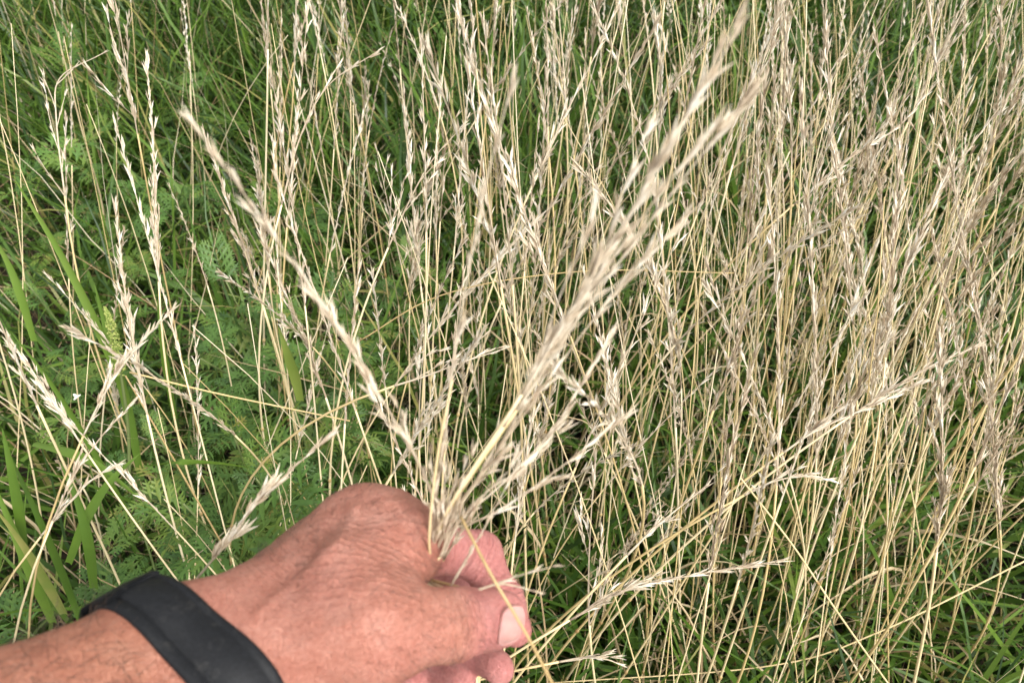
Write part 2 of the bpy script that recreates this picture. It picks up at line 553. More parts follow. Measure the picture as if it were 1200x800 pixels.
def frame(d, nrm):
    d = unit(d)
    x = unit(nrm - (nrm @ d) * d)
    return np.stack([x, np.cross(d, x), d], 1)


def head_spec(pts, r, style='tight', size=1.0, dens=1.0):
    """Spikelet places (pos, 3x3, size, kind) and branch lines for a seed head along pts."""
    pts = np.asarray(pts)
    seg = np.concatenate([[0], np.cumsum(np.linalg.norm(np.diff(pts, axis=0), axis=1))])
    Ltot = seg[-1]
    P = lambda s: np.array([np.interp(s, seg, pts[:, k]) for k in range(3)])
    spec, br = [], []
    side0 = unit(np.cross(unit(pts[-1] - pts[0]), [r.normal(0, 1), r.normal(0, 1), r.normal(0, 1)]))
    par = dict(tight=(0.0085, 0.034, 0.065, 0.5), spike=(0.0075, 0.002, 0.14, 0.2), open=(0.019, 0.062, 0.38, 0.9), bushy=(0.0068, 0.046, 0.10, 0.6))[style]
    step, Lb, ang, jit = par
    s, q = 0.0, 0
    while s < Ltot * 0.985:
        t = s / Ltot
        T = unit(P(min(s + 0.004, Ltot)) - P(max(s - 0.004, 0)))
        B = unit(np.cross(T, side0))
        A = np.cross(B, T)
        az = (q % 2) * math.pi + r.normal(0, jit)
        Rd = math.cos(az) * A + math.sin(az) * B
        bl = Lb * (1 - t) ** 0.8 * r.uniform(0.45, 1.1)
        an = ang * r.uniform(0.5, 1.5) * (1.15 - 0.55 * t)
        d0 = unit(T * math.cos(an) + Rd * math.sin(an))
        k = max(1, int(bl / 0.0085))
        p = P(s)
        line = [p]
        d = d0
        for m in range(k):
            if k > 1:
                p = p + d * bl / k
                line.append(p)
                d = unit(d + T * 0.10 + np.array([0, 0, -0.03 if style == 'open' else 0]) + np.array([r.normal(0, .05), r.normal(0, .05), r.normal(0, .05)]))
            sdv = unit(d * 1.0 + Rd * (0.12 if m % 2 else -0.10) + Rd * (0.16 if style == 'spike' else 0.04) + np.array([r.normal(0, .07), r.normal(0, .07), r.normal(0, .07)]))
            if r.uniform(0, 1) < dens:
                spec.append((p, frame(sdv, Rd + 0.4 * r.normal(0, 1) * B), size * r.uniform(0.82, 1.15), r.ri(0, 6)))
        if k > 1:
            br.append(np.array(line))
        s += step * r.uniform(0.7, 1.3)
        q += 1
    T = unit(pts[-1] - pts[-2])
    spec.append((pts[-1] - T * 0.002, frame(T, side0), size, 0))
    return spec, br


def merge_head(mb, spec, br, pts, lod=False, rad=0.0006):
    lib = SPIK_LOD if lod else SPIK
    for p, M, s, k in spec:
        v, f, t = lib[k % len(lib)]
        mb.add((v * s) @ M.T + p, f, np.clip(t + ((k * 0.37) % 1 - 0.5) * 0.25, 0, 1))
    tube(mb, pts, np.linspace(rad, rad * 0.35, len(pts)), 3, 0.25)
    if not lod:
        for b in br:
            tube(mb, b, np.linspace(rad * 0.45, rad * 0.25, len(b)), 3, 0.3, cap=False)


def dry_leaf(mb, p, T, r, L, w):
    az = r.uniform(0, 6.283)
    o = np.array([math.cos(az), math.sin(az), 0])
    pts = [p]
    d = unit(T * 1.0 + o * r.uniform(0.2, 0.6))
    n = 8
    dr = r.uniform(0.05, 0.32)
    for q in range(n):
        pts.append(pts[-1] + d * L / n)
        d = unit(d + np.array([0, 0, -dr]) + o * 0.05 + np.array([r.normal(0, .07), r.normal(0, .07), r.normal(0, .07)]))
    ws = w * np.minimum(1, np.linspace(1.5, 0.02, n + 1)) * np.linspace(0.8, 1, n + 1)
    ribbon(mb, pts, ws, np.cross(o, [0, 0, 1]) + 0.5 * o * r.normal(0, 1), r.uniform(0.2, 0.6), r.uniform(0.3, 0.8))


class Stalk:                               # one pattern of stalk, standing at the origin
    def __init__(s, seed, lod=False):
        r = NR(seed)
        s.h = r.uniform(0.62, 0.90)
        style = ['tight', 'spike', 'spike', 'bushy', 'tight', 'open', 'spike', 'spike', 'spike', 'tight', 'spike'][seed % 11]
        s.style = style
        hl = {'tight': r.uniform(.15, .24), 'spike': r.uniform(.13, .22), 'bushy': r.uniform(.14, .20), 'open': r.uniform(.14, .20)}[style]
        n = 26
        t = np.linspace(0, 1, n)
        bend, kx, ky = r.uniform(0.0, 0.16), r.normal(0, 0.012), r.normal(0, 0.012)
        pts = np.stack([bend * s.h * t ** 3 + kx * np.sin(t * 5.5 + seed), ky * np.sin(t * 4.6 + seed * 2), s.h * t - bend * 0.12 * s.h * t ** 4], -1)
        pts -= pts[0]
        k0 = int(n * (1 - hl / s.h))
        r0 = r.uniform(0.0009, 0.00155)
        mb = MB()
        cp = pts[:k0 + 1]
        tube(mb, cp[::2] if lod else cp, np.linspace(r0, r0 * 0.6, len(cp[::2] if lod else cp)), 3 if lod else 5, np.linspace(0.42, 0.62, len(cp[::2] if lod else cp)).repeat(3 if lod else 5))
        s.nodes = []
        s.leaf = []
        for fr in (r.uniform(.22, .32), r.uniform(.48, .60)):
            q = int(fr * k0)
            T = unit(pts[q + 1] - pts[q - 1])
            if not lod:
                tube(mb, [pts[q] - T * .003, pts[q] - T * .0012, pts[q] + T * .0012, pts[q] + T * .003], [r0 * .9, r0 * 1.35, r0 * 1.35, r0 * .9], 6, 0.12)
            if r.uniform(0, 1) < 0.75:
                lf = MB()
                dry_leaf(lf, pts[q], T, r, r.uniform(0.09, 0.22), r.uniform(0.0018, 0.0042))
                s.leaf.append(lf)
        hp = pts[k0:]
        hp = np.stack([np.interp(np.linspace(0, 1, 14), np.linspace(0, 1, len(hp)), hp[:, c]) for c in range(3)], -1)
        spec, br = head_spec(hp, r, style, r.uniform(0.92, 1.18), 0.86)
        if lod: spec = spec[::2] if style != 'spike' else spec
        hm = MB()
        merge_head(hm, spec, br, hp, lod, r0 * 0.55)
        s.culm, s.head = mb, hm

    def meshes(s):
        s.culm_me = s.culm.mesh('culm', M_CULM)
        s.head_me = s.head.mesh('seed_head', M_HEAD, False)
        s.leaf_me = [q.mesh('dry_leaf', M_DRYLEAF) for q in s.leaf]
        return s


PATTERNS = [Stalk(100 + q).meshes() for q in range(28)]
DISTANT = [Stalk(300 + q, True) for q in range(14)]


def stalk_spots(n, dens, y0, y1, dmin=0.40, seed=1):
    """Standing places whose heads spread over the view with the density the photograph shows."""
    r = np.random.default_rng(seed)
    out = []
    while len(out) < n:
        px, py = r.uniform(-90, 1290), r.uniform(y0, y1)
        if r.random() > dens(px, py):
            continue
        h = r.uniform(0.66, 0.98) * r.uniform(0.9, 1.05)
        w = on_plane(px, py, h * 0.86)
        if np.linalg.norm(w - CAM) < dmin or w[1] > 3.0:
            continue
        lx = r.normal(0.03, 0.12) - 0.36 * w[0]
        ly = r.normal(0.26, 0.13)
        b = np.array([w[0] - lx * h * 0.86, w[1] - ly * h * 0.86, 0])
        # keep clear of the hand and arm
        ok = True
        for zf in (0.6, 0.8, 0.95, 1.03):
            qx, qy, qd = proj(b + np.array([lx * h * zf, ly * h * zf, h * zf]))
            if qd < 0.45 and qx < 680 and qy > 500:
                ok = False
        if ok:
            out.append((b, h, lx, ly, np.linalg.norm(w - CAM)))
    return out


def density(px, py):
    if px < 130: d = 0.12
    elif px < 330: d = 0.12 + 0.26 * (px - 130) / 200
    elif px < 560: d = 0.40
    elif px < 800: d = 0.58
    else: d = 1.0
    if py > 430: d *= max(0.12, 0.6 - (py - 430) / 350)
    d *= 0.55 + 0.65 * (0.5 + 0.5 * math.sin(px * 0.021 + 1.1) * math.sin(py * 0.017 + px * 0.006)) ** 0.8
    return d


spots = stalk_spots(350, density, -160, 700, seed=8)
spots.sort(key=lambda s: s[4])
LOOK = dict(tight='slim feathery head', spike='thin braided head', bushy='dense bushy head', open='loose open head')
LANDMARKS = [('the hooked thin stalk', 90, 110), ('the broad green blade', 60, 290), ('the tall silvery head', 178, 180), ('the snapped straw', 210, 480),
             ('the one sided head', 380, 130), ('the leaning held tip', 270, 230), ('the leaning held head', 400, 400),
             ('the upright held head', 560, 260), ('the held bunch', 560, 530), ('the white tipped head', 690, 90), ('the topmost held head', 830, 90),
             ('the silvery held head', 740, 270), ('the thumb', 660, 700), ('the short cream head', 790, 600), ('the level cream head', 800, 690),
             ('the braided head', 980, 180), ('the bleached bending head', 1040, 150), ('the brown hanging head', 1100, 60),
             ('the brown head, lower down', 1150, 400), ('the golden sloping head', 990, 490), ('the small level head', 915, 565),
             ('the lower right corner', 1100, 720), ('the right edge', 1190, 200), ('the top edge', 560, 5), ('the arching pale straw', 860, 330), ('the top right corner', 1190, 10)]
N_SINGLE = 262
pr = np.random.default_rng(77)


def stalk_matrix(b, h, lx, ly, ph):
    k = h / ph
    z = unit(np.array([lx, ly, 1.0]))
    az = pr.uniform(0, 2 * math.pi)
    x = unit(np.array([math.cos(az), math.sin(az), 0]) - z * (z @ np.array([math.cos(az), math.sin(az), 0])))
    return np.stack([x, np.cross(z, x), z], 1), k


for q, (b, h, lx, ly, _) in enumerate(spots[:N_SINGLE]):
    p = PATTERNS[pr.integers(len(PATTERNS))]
    Rm, k = stalk_matrix(b, h, lx, ly, p.h)
    hx, hy, _ = proj(b + np.array([lx, ly, 1]) * h * 0.86)
    fx = proj(b + np.array([lx, ly, 1]) * h * 0.5)[0]
    land, ax_, ay_ = min(LANDMARKS, key=lambda l: (l[1] - hx) ** 2 + (l[2] - hy) ** 2)
    zone = 'dry stalks over the ferny weeds' if ax_ < 330 else 'dry stalks behind the held seed heads' if ax_ < 790 else 'dry stalks in the dense stand right of the hand'
    side = ('above' if hy < ay_ else 'below') if abs(hy - ay_) > abs(hx - ax_) else ('left of' if hx < ax_ else 'right of')
    lean = 'left leaning' if hx - fx < -22 else 'right leaning' if hx - fx > 22 else 'upright'
    o = thing('dry_grass_stalk', f"{lean} dry stalk with {LOOK[p.style]} {side} {land}", 'grass stalk', b, zone)
    o.matrix_basis = Matrix.LocRotScale(Vector(b), Matrix(Rm.tolist()).to_quaternion(), Vector((k, k, k)))
    link('culm', p.culm_me, o)
    link('seed_head', p.head_me, o)
    for me_ in p.leaf_me: link('dry_leaf', me_, o)
sm, hm, dm = MB(), MB(), MB()
for q, (b, h, lx, ly, _) in enumerate(spots[N_SINGLE:]):
    p = DISTANT[pr.integers(len(DISTANT))]
    Rm, k = stalk_matrix(b, h, lx, ly, p.h)
    tj = pr.normal(0, 0.14)
    for dst, src in [(sm, p.culm), (hm, p.head)] + [(dm, q_) for q_ in p.leaf]:
        if src:
            v, f, t = src.arrays()
            dst.add(v * k @ Rm.T + b, f, np.clip(t + tj, 0, 1))
bare = stalk_spots(210, density, -160, 560, seed=21)
for b, h, lx, ly, _ in bare:                                           # straws that have lost their heads
    Rm, k = stalk_matrix(b, h * pr.uniform(.75, 1.15), lx * 1.2, ly, 1.0)
    tt_ = np.linspace(0, 1, 12)
    bd, kx = pr.uniform(0, .16), pr.normal(0, .012)
    c = np.stack([bd * tt_ ** 3 + kx * np.sin(tt_ * 6), pr.normal(0, .012) * np.sin(tt_ * 4.4), tt_], -1) * k
    tube(sm, c @ Rm.T + b, pr.uniform(.0008, .0013) * np.linspace(1.1, .3, 12), 4, np.clip(np.linspace(.45, .8, 12).repeat(4) + pr.normal(0, .2), 0, 1))
rest = tag(link('dry_grass', sm.mesh('dry_grass', M_CULM)), 'mass of further dry grass stalks standing behind the nearer ones', 'dry grass', kind='stuff')
tag(link('seed_heads', hm.mesh('seed_heads', M_HEAD, False), rest), kind='stuff')
tag(link('dry_leaves', dm.mesh('dry_leaves', M_DRYLEAF), rest), kind='stuff')


# ------------------------------------------------------------------ stalks the photograph singles out: every husk cluster is a piece of its own
def single_stalk(label, head, base=None, via=None, style='tight', size=1.0, r0=0.0013, seed=1, dens=0.9, group=None, tone=0.55, tan=False, hn=22):
    r = NR(seed * 13 + 5)
    hp = spline([at(*p) for p in head], hn)
    d0 = unit(hp[1] - hp[0])
    s = hp[0]
    if via is not None:
        low = spline([at(*p) for p in via] + [s], 20)
    else:
        low = None
    q = low[0] if low is not None else s
    dq = unit(low[1] - low[0]) if low is not None else d0
    if base is None:
        k = min(0.35, q[2] * 0.4)
        base = q - dq * k * np.array([1, 1, 0]) + np.array([0, 0, -q[2]])
    base = np.array([base[0], base[1], 0.0])
    stem = bez(base, base + np.array([0, 0, q[2] * 0.45]) + (q - base) * np.array([.12, .12, 0]), q - dq * q[2] * 0.3, q, 22)
    if low is not None:
        stem = np.concatenate([stem[:-1], low])
    root = thing('dry_grass_stalk', label, 'grass stalk', base, group)
    mb = MB()
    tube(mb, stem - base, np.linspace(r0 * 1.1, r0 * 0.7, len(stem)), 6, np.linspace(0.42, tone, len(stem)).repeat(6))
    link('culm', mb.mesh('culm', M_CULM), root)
    nd = MB()
    for fr in (0.3, 0.55):
        nd = MB()
        k = int(len(stem) * fr)
        T = unit(stem[k + 1] - stem[k])
        c = stem[k] - base
        tube(nd, [c - T * .003, c - T * .0012, c + T * .0012, c + T * .003], [r0 * .9, r0 * 1.45, r0 * 1.45, r0 * .9], 7, 0.12)
        link('stem_node', nd.mesh('stem_node', M_CULM), root)
    spec, br = head_spec(hp - base, r, style, size, dens)
    rm = MB()
    tube(rm, hp - base, np.linspace(r0 * 0.68, r0 * 0.25, len(hp)), 5, 0.3)
    for b in br:
        tube(rm, b, np.linspace(r0 * .38, r0 * .2, len(b)), 4, 0.35, cap=False)
    sh = link('seed_head', rm.mesh('seed_head', M_HEAD), root)
    for p, M, sz, k in spec[:290]:
        o = link('spikelet', (SPIK_TAN if tan else SPIK_MESH)[k % len(SPIK_MESH)], sh)
        o.matrix_basis = Matrix.LocRotScale(Vector(p), Matrix(M.tolist()).to_quaternion(), Vector((sz, sz, sz)))
    return root


GAP = [(552, 840, .390), (546, 765, .380), (528, 702, .340)]        # through the pinch, up out of the hollow of the hand
held = 'seed heads held in the hand'
def held_head(label, pts, dx, dd, low=True, more=(), **kw):
    if low: pts = [(507 + dx * 1.1, 655, .309 + dd * .6)] + pts
    single_stalk(label, pts, via=[(x + dx, y, d + dd) for x, y, d in GAP] + [(494 + dx * .5, 678, .324 + dd)] + [(x + dx, y, d + dd) for x, y, d in more], group=held, r0=.0008, tan=True, **kw)
held_head('long blurred seed head leaning up left from the hand', [(508, 585, .288), (455, 480, .266), (350, 318, .238), (236, 158, .212)], -3, 0, size=.95, seed=1, dens=1, hn=30, style='tight', tone=.3)
held_head('blurred seed head rising almost straight up from the hand', [(514, 560, .287), (535, 400, .264), (566, 230, .240), (598, 105, .224)], -4, -.002, size=.85, seed=2, dens=.7, style='spike')
up = [(522, 596, .290)]
held_head('topmost blurred seed head reaching from the hand to the top edge', [(612, 462, .264), (690, 330, .244), (786, 168, .220), (878, -4, .198)], 3, 0, low=False, more=up, size=1.15, seed=3, dens=1, hn=30)
held_head('silvery held seed head with feathery tips below the topmost one', [(606, 480, .270), (676, 375, .256), (760, 262, .240), (866, 126, .222)], 6, .002, low=False, more=up, size=1.1, seed=4, dens=.95, hn=28)
held_head('soft held seed head close under the topmost one, ending at mid height', [(590, 500, .270), (650, 400, .255), (730, 285, .240), (806, 185, .224)], 4, .001, low=False, more=up, size=1.05, seed=41, dens=.85, hn=26)
held_head('held seed head with two parted tips between the topmost and silvery ones', [(630, 430, .262), (700, 320, .246), (772, 195, .228), (852, 56, .210)], 5, .001, low=False, more=up, size=1.1, seed=42, dens=.7, hn=26, style='open')
held_head('held seed head curving right with loose husks near its tip', [(534, 600, .292), (618, 480, .275), (705, 362, .262), (795, 262, .250)], 9, .003, size=1.0, seed=5, dens=.75)
held_head('grey held seed head, short, pointing up right beside the knuckle', [(530, 600, .294), (572, 545, .285), (612, 470, .278), (645, 402, .272)], 1, .002, size=.9, seed=6, dens=.7)
held_head('white held seed head fanning out low to the right above the finger', [(540, 610, .297), (590, 565, .292), (650, 500, .288), (712, 400, .285)], 10, .004, size=.95, seed=7, dens=.8)
held_head('lowest seed head of the held bunch spreading beside the finger', [(545, 618, .298), (580, 600, .296), (640, 560, .292), (728, 492, .290)], 12, .004, size=.92, style='tight', dens=.8, seed=8)
held_head('small grey tuft of husks tucked in the hollow of the hand', [(508, 640, .304), (516, 610, .296), (530, 575, .288)], -2, -.002, size=.75, style='tight', dens=.5, seed=9, low=False)
held_head('wispy grey husks low in the grip behind the thumb web', [(516, 652, .304), (528, 622, .298), (548, 598, .292)], 4, -.002, size=.7, style='open', dens=.8, seed=10, low=False)

held_head('tiny pale sprig in the dark hollow above the thumb', [(524, 692, .300), (535, 676, .294), (549, 652, .290)], 0, 0, low=False, size=.5, seed=51, style='open')
held_head('white pointed husks lying above the thumbnail', [(556, 692, .289), (588, 684, .286), (626, 692, .284)], 0, 0, low=False, size=.55, seed=52, dens=.8)

single_stalk('pale blurred seed head sloping up beside the black wristband', [(232, 676, .36), (262, 640, .352), (310, 580, .342), (374, 521, .335)], r0=.0009, seed=21, size=1.3, dens=1)
single_stalk('drooping pale seed head crossing the broad green blade', [(98, 510, .44), (122, 462, .435), (160, 408, .43), (197, 368, .425)], r0=.0009, seed=22, size=1.05)
single_stalk('pinkish seed head hanging at the left edge by the green blades', [(62, 610, .44), (85, 560, .435), (120, 510, .43), (150, 478, .43)], r0=.0009, seed=23, size=1.0)
single_stalk('straw seed head leaning in from the left edge', [(95, 520, .50), (60, 468, .49), (28, 420, .485), (-8, 375, .48)], r0=.0009, seed=24)
single_stalk('small white seed head above the band among ferny leaves', [(48, 628, .46), (78, 592, .455), (110, 560, .45), (133, 547, .45)], r0=.0009, seed=25, size=.9)
single_stalk('tall silvery seed head standing alone at the upper left', [(186, 330, .66), (182, 230, .64), (178, 150, .63), (172, 72, .62)], seed=26, style='bushy', size=1.05)
single_stalk('thin stalk hooked over at its tip near the upper left corner', [(76, 230, .70), (66, 140, .68), (70, 92, .67), (118, 64, .66)], seed=27, style='open', size=.9, dens=.7)
single_stalk('nearly level cream seed head low in the middle right', [(668, 726, .50), (730, 692, .49), (820, 672, .485), (908, 658, .48)], seed=28, size=1.15, style='tight', dens=1)
single_stalk('short cream seed head pointing up right, near the level one', [(735, 650, .54), (765, 620, .535), (795, 595, .53), (822, 574, .53)], seed=29, size=1.1)
single_stalk('white tufted seed head near the lower middle edge', [(655, 775, .55), (685, 770, .545), (710, 772, .54), (722, 776, .54)], seed=30, size=.9)
single_stalk('golden seed head sloping up right with plump flat husks', [(918, 530, .56), (955, 505, .555), (1010, 480, .55), (1072, 452, .545)], seed=31, size=1.3, style='tight')
single_stalk('pale seed head just above the golden sloping one', [(1000, 485, .57), (1050, 452, .565), (1095, 428, .56), (1140, 408, .555)], seed=32, size=1.15)
single_stalk('small level seed head left of the golden sloping one', [(872, 580, .56), (900, 566, .555), (935, 558, .55), (965, 561, .55)], seed=33, size=1.05)
single_stalk('heavy brownish seed head hanging down from the top right', [(1172, 620, .70), (1155, 430, .62), (1120, 230, .56), (1084, -20, .50)], seed=34, style='bushy', size=1.15, dens=1, hn=34)
single_stalk('long braided seed head upright near the right top', [(1000, 380, .64), (988, 260, .61), (975, 150, .59), (968, 40, .58)], seed=35, style='spike', size=1.25)
single_stalk('bleached seed head bending over in the right thicket', [(930, 240, .70), (990, 190, .68), (1050, 150, .67), (1085, 112, .66)], seed=36, size=1.1)
single_stalk('white tipped seed head high in the middle', [(632, 200, .68), (665, 130, .665), (695, 70, .65), (722, 12, .64)], seed=37, size=1.15)
single_stalk('feathery one sided seed head in the upper middle left', [(330, 240, .70), (352, 160, .68), (385, 100, .67), (440, 62, .66)], seed=38, style='open', size=1.05)
single_stalk('open seed head with spread branches left of the upright held one', [(455, 290, .66), (480, 235, .65), (505, 190, .64), (540, 150, .63)], seed=39, style='open', size=1.0)
single_stalk('level feathery seed head behind the held bunch', [(462, 452, .56), (500, 440, .555), (540, 425, .55), (586, 410, .55)], seed=40, style='open', size=.95)


def plain_straw(label, pts, r0=0.0014, name='straw', cat='straw', tone=0.5, node=True):
    P = [at(*p) for p in pts]
    S = spline(P, 26)
    base = S[0]
    root = thing(name, label, cat, base)
    mb = MB()
    tube(mb, S - base, np.linspace(r0, r0 * .75, len(S)), 6, tone)
    link('culm', mb.mesh('culm', M_CULM), root)
    if not node: return root
    nd = MB()
    T = unit(S[13] - S[12]); c = S[12] - base
    tube(nd, [c - T * .003, c - T * .001, c + T * .001, c + T * .003], [r0 * .9, r0 * 1.4, r0 * 1.4, r0 * .9], 7, 0.15)
    link('stem_node', nd.mesh('stem_node', M_CULM), root)
    return root


plain_straw('golden straw crossing in front of the index finger and thumbnail', [(672, 850, .275), (622, 752, .262), (575, 672, .262), (540, 605, .272)], .0007, tone=.18, node=False)
plain_straw('thin upright straw in front of the knuckle', [(507, 672, .314), (503, 630, .290), (512, 540, .272), (530, 445, .262)], .0006, tone=.45, node=False)
plain_straw('long straw slanting down right across the lower right stand', [(1062, 830, .72), (985, 722, .62), (930, 640, .58), (868, 560, .55)], .0009, tone=.5)
plain_straw('long low straw running nearly level above the dark hollow, lower right', [(1205, 655, .70), (1030, 740, .72), (900, 780, .75), (640, 800, .8)], .0008, tone=.45)
plain_straw('arching straw across the upper middle, thin and pale', [(420, 400, .66), (520, 345, .64), (680, 318, .63), (860, 320, .64)], .0006, tone=.45)
# the straw snapped into an elbow
S1 = [at(262, 640, .70), at(205, 540, .66), at(147, 440, .63), at(152, 436, .629), at(260, 462, .64), at(410, 493, .66)]
root = thing('straw', 'golden straw snapped into a sharp elbow over the weeds', 'straw', S1[0])
for seg in (S1[:3], S1[3:]):
    mb = MB()
    Q = spline(seg, 12) - S1[0]
    tube(mb, Q, np.linspace(.0009, .0007, 12), 6, 0.3)
    link('culm', mb.mesh('culm', M_CULM), root)


# ------------------------------------------------------------------ green things: weeds, broad blades, a seed spike
def weed_leaf_mesh(seed):
    r = NR(seed)
    mb = MB()
    L = 0.075
    drop = r.uniform(0.15, 0.55)
    ax = lambda t: np.array([0, L * t, -drop * L * t * t])
    tube(mb, [ax(0), ax(.35), ax(.7), ax(1)], [.0007, .0006, .0004, .0002], 3, 0.75)

    def lobe(p, d, n, l, w, tone):
        d = unit(d); s = unit(np.cross(d, n))
        m1, m2 = p + d * l * .35, p + d * l * .7
        v = [p, m1 - s * w / 2 + n * w * .12, m2 - s * w * .38 + n * w * .1, p + d * l - n * l * .1, m2 + s * w * .38 + n * w * .1, m1 + s * w / 2 + n * w * .12, m1 - n * w * .05]
        mb.add(v, [[0, 6, 1], [0, 5, 6], [1, 6, 2], [6, 4, 2], [6, 5, 4], [2, 4, 3]], tone)
    up = np.array([0, 0, 1.0])
    for q in range(6):
        t = 0.20 + 0.13 * q
        p = ax(t)
        for s in (-1, 1):
            l = L * (0.46 * math.sin(math.pi * (0.22 + 0.60 * t))) * r.uniform(.85, 1.15)
            d = np.array([s * math.cos(0.55 + .25 * t), math.sin(0.55 + .25 * t), -0.25 * drop + r.normal(0, .12)])
            tn = float(np.clip(r.normal(.5, .15), 0, 1))
            n = unit(up + np.array([-s * .25, 0, 0]))
            lobe(p, d, n, l, l * .15, tn)
            du = unit(d); pv = unit(np.cross(n, du))
            for u, k in ((.30, .42), (.52, .36), (.72, .24)):
                for e in (-1, 1):
                    lobe(p + du * l * u, du * .75 + pv * e * .8, n, l * k * r.uniform(.8, 1.2), l * .085, tn)
    lobe(ax(.93), np.array([0, 1, -drop * 1.4]), up, L * .22, L * .06, .55)
    return mb.mesh('leaf', M_WEED)


WLEAF = [weed_leaf_mesh(60 + q) for q in range(5)]


def weed(label, px, py, h, nl, seed, size=1.0, group='ferny green weeds among the grass'):
    """A ferny weed whose top shows at the given place."""
    r = NR(seed)
    h += 0.07
    top = on_plane(px, py, h)
    b = np.array([top[0] + r.normal(0, .03), top[1] + r.normal(0, .03), 0])
    root = thing('ferny_weed', label, 'weed', b, group)
    pts = spline([np.zeros(3), np.array([r.normal(0, .012), r.normal(0, .012), h * .5]), top - b], 10)
    mb = MB()
    tube(mb, pts, np.linspace(.0026, .0010, 10), 5, 0.5)
    link('stem', mb.mesh('stem', M_STEM), root)
    for q in range(nl):
        t = 0.28 + 0.72 * (q + .5) / nl
        k = t * 9
        p = pts[min(int(k), 8)] * (1 - k % 1) + pts[min(int(k) + 1, 9)] * (k % 1)
        az = q * 2.4 + r.normal(0, .3)
        el = r.uniform(-.5, .8) + (0.55 if t > .9 else 0)
        d = np.array([math.cos(az) * math.cos(el), math.sin(az) * math.cos(el), math.sin(el)])
        x = unit(np.cross(d, [0, 0, 1]))
        s = size * r.uniform(.75, 1.2) * (0.65 if t > .92 else 1)
        M = Matrix(np.stack([x, d, np.cross(x, d)], 1).tolist())
        o = link('leaf', WLEAF[r.ri(0, 5)], root)
        o.matrix_basis = Matrix.LocRotScale(Vector(p), M.to_quaternion(), Vector((s, s, s)))
    return root


weeds = [(30, 330, .42, 'ferny weed at the left edge under the pale bent straws'), (95, 170, .36, 'ferny weed at upper left behind the hooked stalk'),
         (75, 70, .30, 'ferny weed near the top left corner in grass'), (150, 250, .36, 'ferny weed between thin stalks, upper left'),
         (265, 330, .40, 'ferny weed behind the blurred held head, left of its middle'), (345, 345, .46, 'bright yellow green young weed top below the long held head'),
         (405, 350, .38, 'ferny weed behind the long blurred held head'), (235, 420, .40, 'ferny weed over the elbow of the snapped straw'),
         (310, 425, .38, 'ferny weed right of the snapped straw'), (60, 430, .40, 'ferny weed at left beside the broad blade'),
         (185, 510, .44, 'ferny weed inside the angle of the snapped straw'), (270, 500, .42, 'ferny weed below the level arm of the snapped straw'),
         (215, 590, .48, 'lush ferny weed above the wristband'), (300, 560, .46, 'lush ferny weed behind the pale blurred head'),
         (265, 640, .46, 'ferny weed touching the wrist outline'), (165, 615, .46, 'ferny weed above the strap keeper'),
         (130, 560, .42, 'ferny weed with a white seed head over it'), (20, 735, .44, 'ferny sprig in the lower left corner above the arm'),
         (355, 505, .38, 'ferny weed above the knuckle, dimly seen'), (110, 655, .40, 'ferny weed beside the yellow edged blades'),
         (10, 220, .34, 'ferny weed cut by the left edge, upper part'), (200, 90, .30, 'small ferny weed far at the top left'),
         (480, 300, .30, 'ferny weed deep between stalks in the middle'), (395, 470, .34, 'ferny weed left of the upright held head'),
         (330, 240, .30, 'ferny weed behind the feathery one sided head'), (230, 190, .30, 'ferny weed behind the tip of the long held head')]
for q, (px, py, h, lab) in enumerate(weeds):
    weed(lab, px, py, h, 11 + q * 7 % 6, 500 + q, .72 + (q * 37 % 10) * .055)


def broad_blade(label, pts, w, tone, side=(1, 0, 0.2), group=None):
    P = spline([at(*p) for p in pts], 16)
    base = P[0]
    ws = w * np.minimum(1, np.linspace(0, 1, 16)[::-1] ** .7 * 1.5) * np.minimum(1, .7 + np.linspace(0, 1, 16))
    mb = MB()
    ribbon(mb, P - base, ws, side, .18, tone)
    o = link('grass_blade', mb.mesh('grass_blade', M_GRASS), loc=base)
    return tag(o, label, 'grass blade', group)


bb = 'broad green blades on the left'
broad_blade('broad green blade slanting down from the left edge, upper', [(152, 480, .74), (124, 405, .69), (72, 300, .66), (14, 205, .64)], .0100, .72, group=bb)
broad_blade('broad green blade rising beside the greenish seed spike', [(165, 560, .82), (150, 480, .78), (128, 400, .75), (110, 330, .73)], .011, .6, group=bb)
broad_blade('yellow edged broad blade at the lower left above the arm', [(75, 720, .62), (58, 690, .60), (28, 640, .57), (-8, 592, .55)], .0105, .93, group=bb)
broad_blade('bright green broad blade in the lower left corner', [(62, 730, .64), (40, 680, .61), (15, 620, .59), (-10, 560, .58)], .0115, .72, group=bb)
broad_blade('dark green blade next to the bright lower left ones', [(95, 730, .68), (72, 670, .65), (40, 595, .62), (0, 510, .60)], .009, .45, group=bb)
broad_blade('short blunt green blade with a yellow stripe under the seed tuft', [(352, 470, .66), (345, 440, .64), (336, 412, .62), (326, 382, .61)], .0095, .86, group=bb)
broad_blade('long blade running up left under the straw elbow', [(150, 600, .82), (110, 530, .78), (60, 450, .74), (10, 385, .72)], .008, .6, group=bb)
broad_blade('narrow upright blade in the weeds left of the long held head', [(205, 490, .84), (196, 440, .8), (190, 400, .77), (184, 350, .75)], .008, .55, group=bb)
broad_blade('wide dark blade low between the stems right of the thumb', [(760, 800, .92), (730, 720, .90), (690, 660, .90), (660, 630, .92)], .010, .4)
broad_blade('tilted yellow green blade tip deep in the lower right stand', [(1010, 625, .95), (1040, 605, .93), (1070, 580, .92), (1090, 565, .92)], .011, .85)

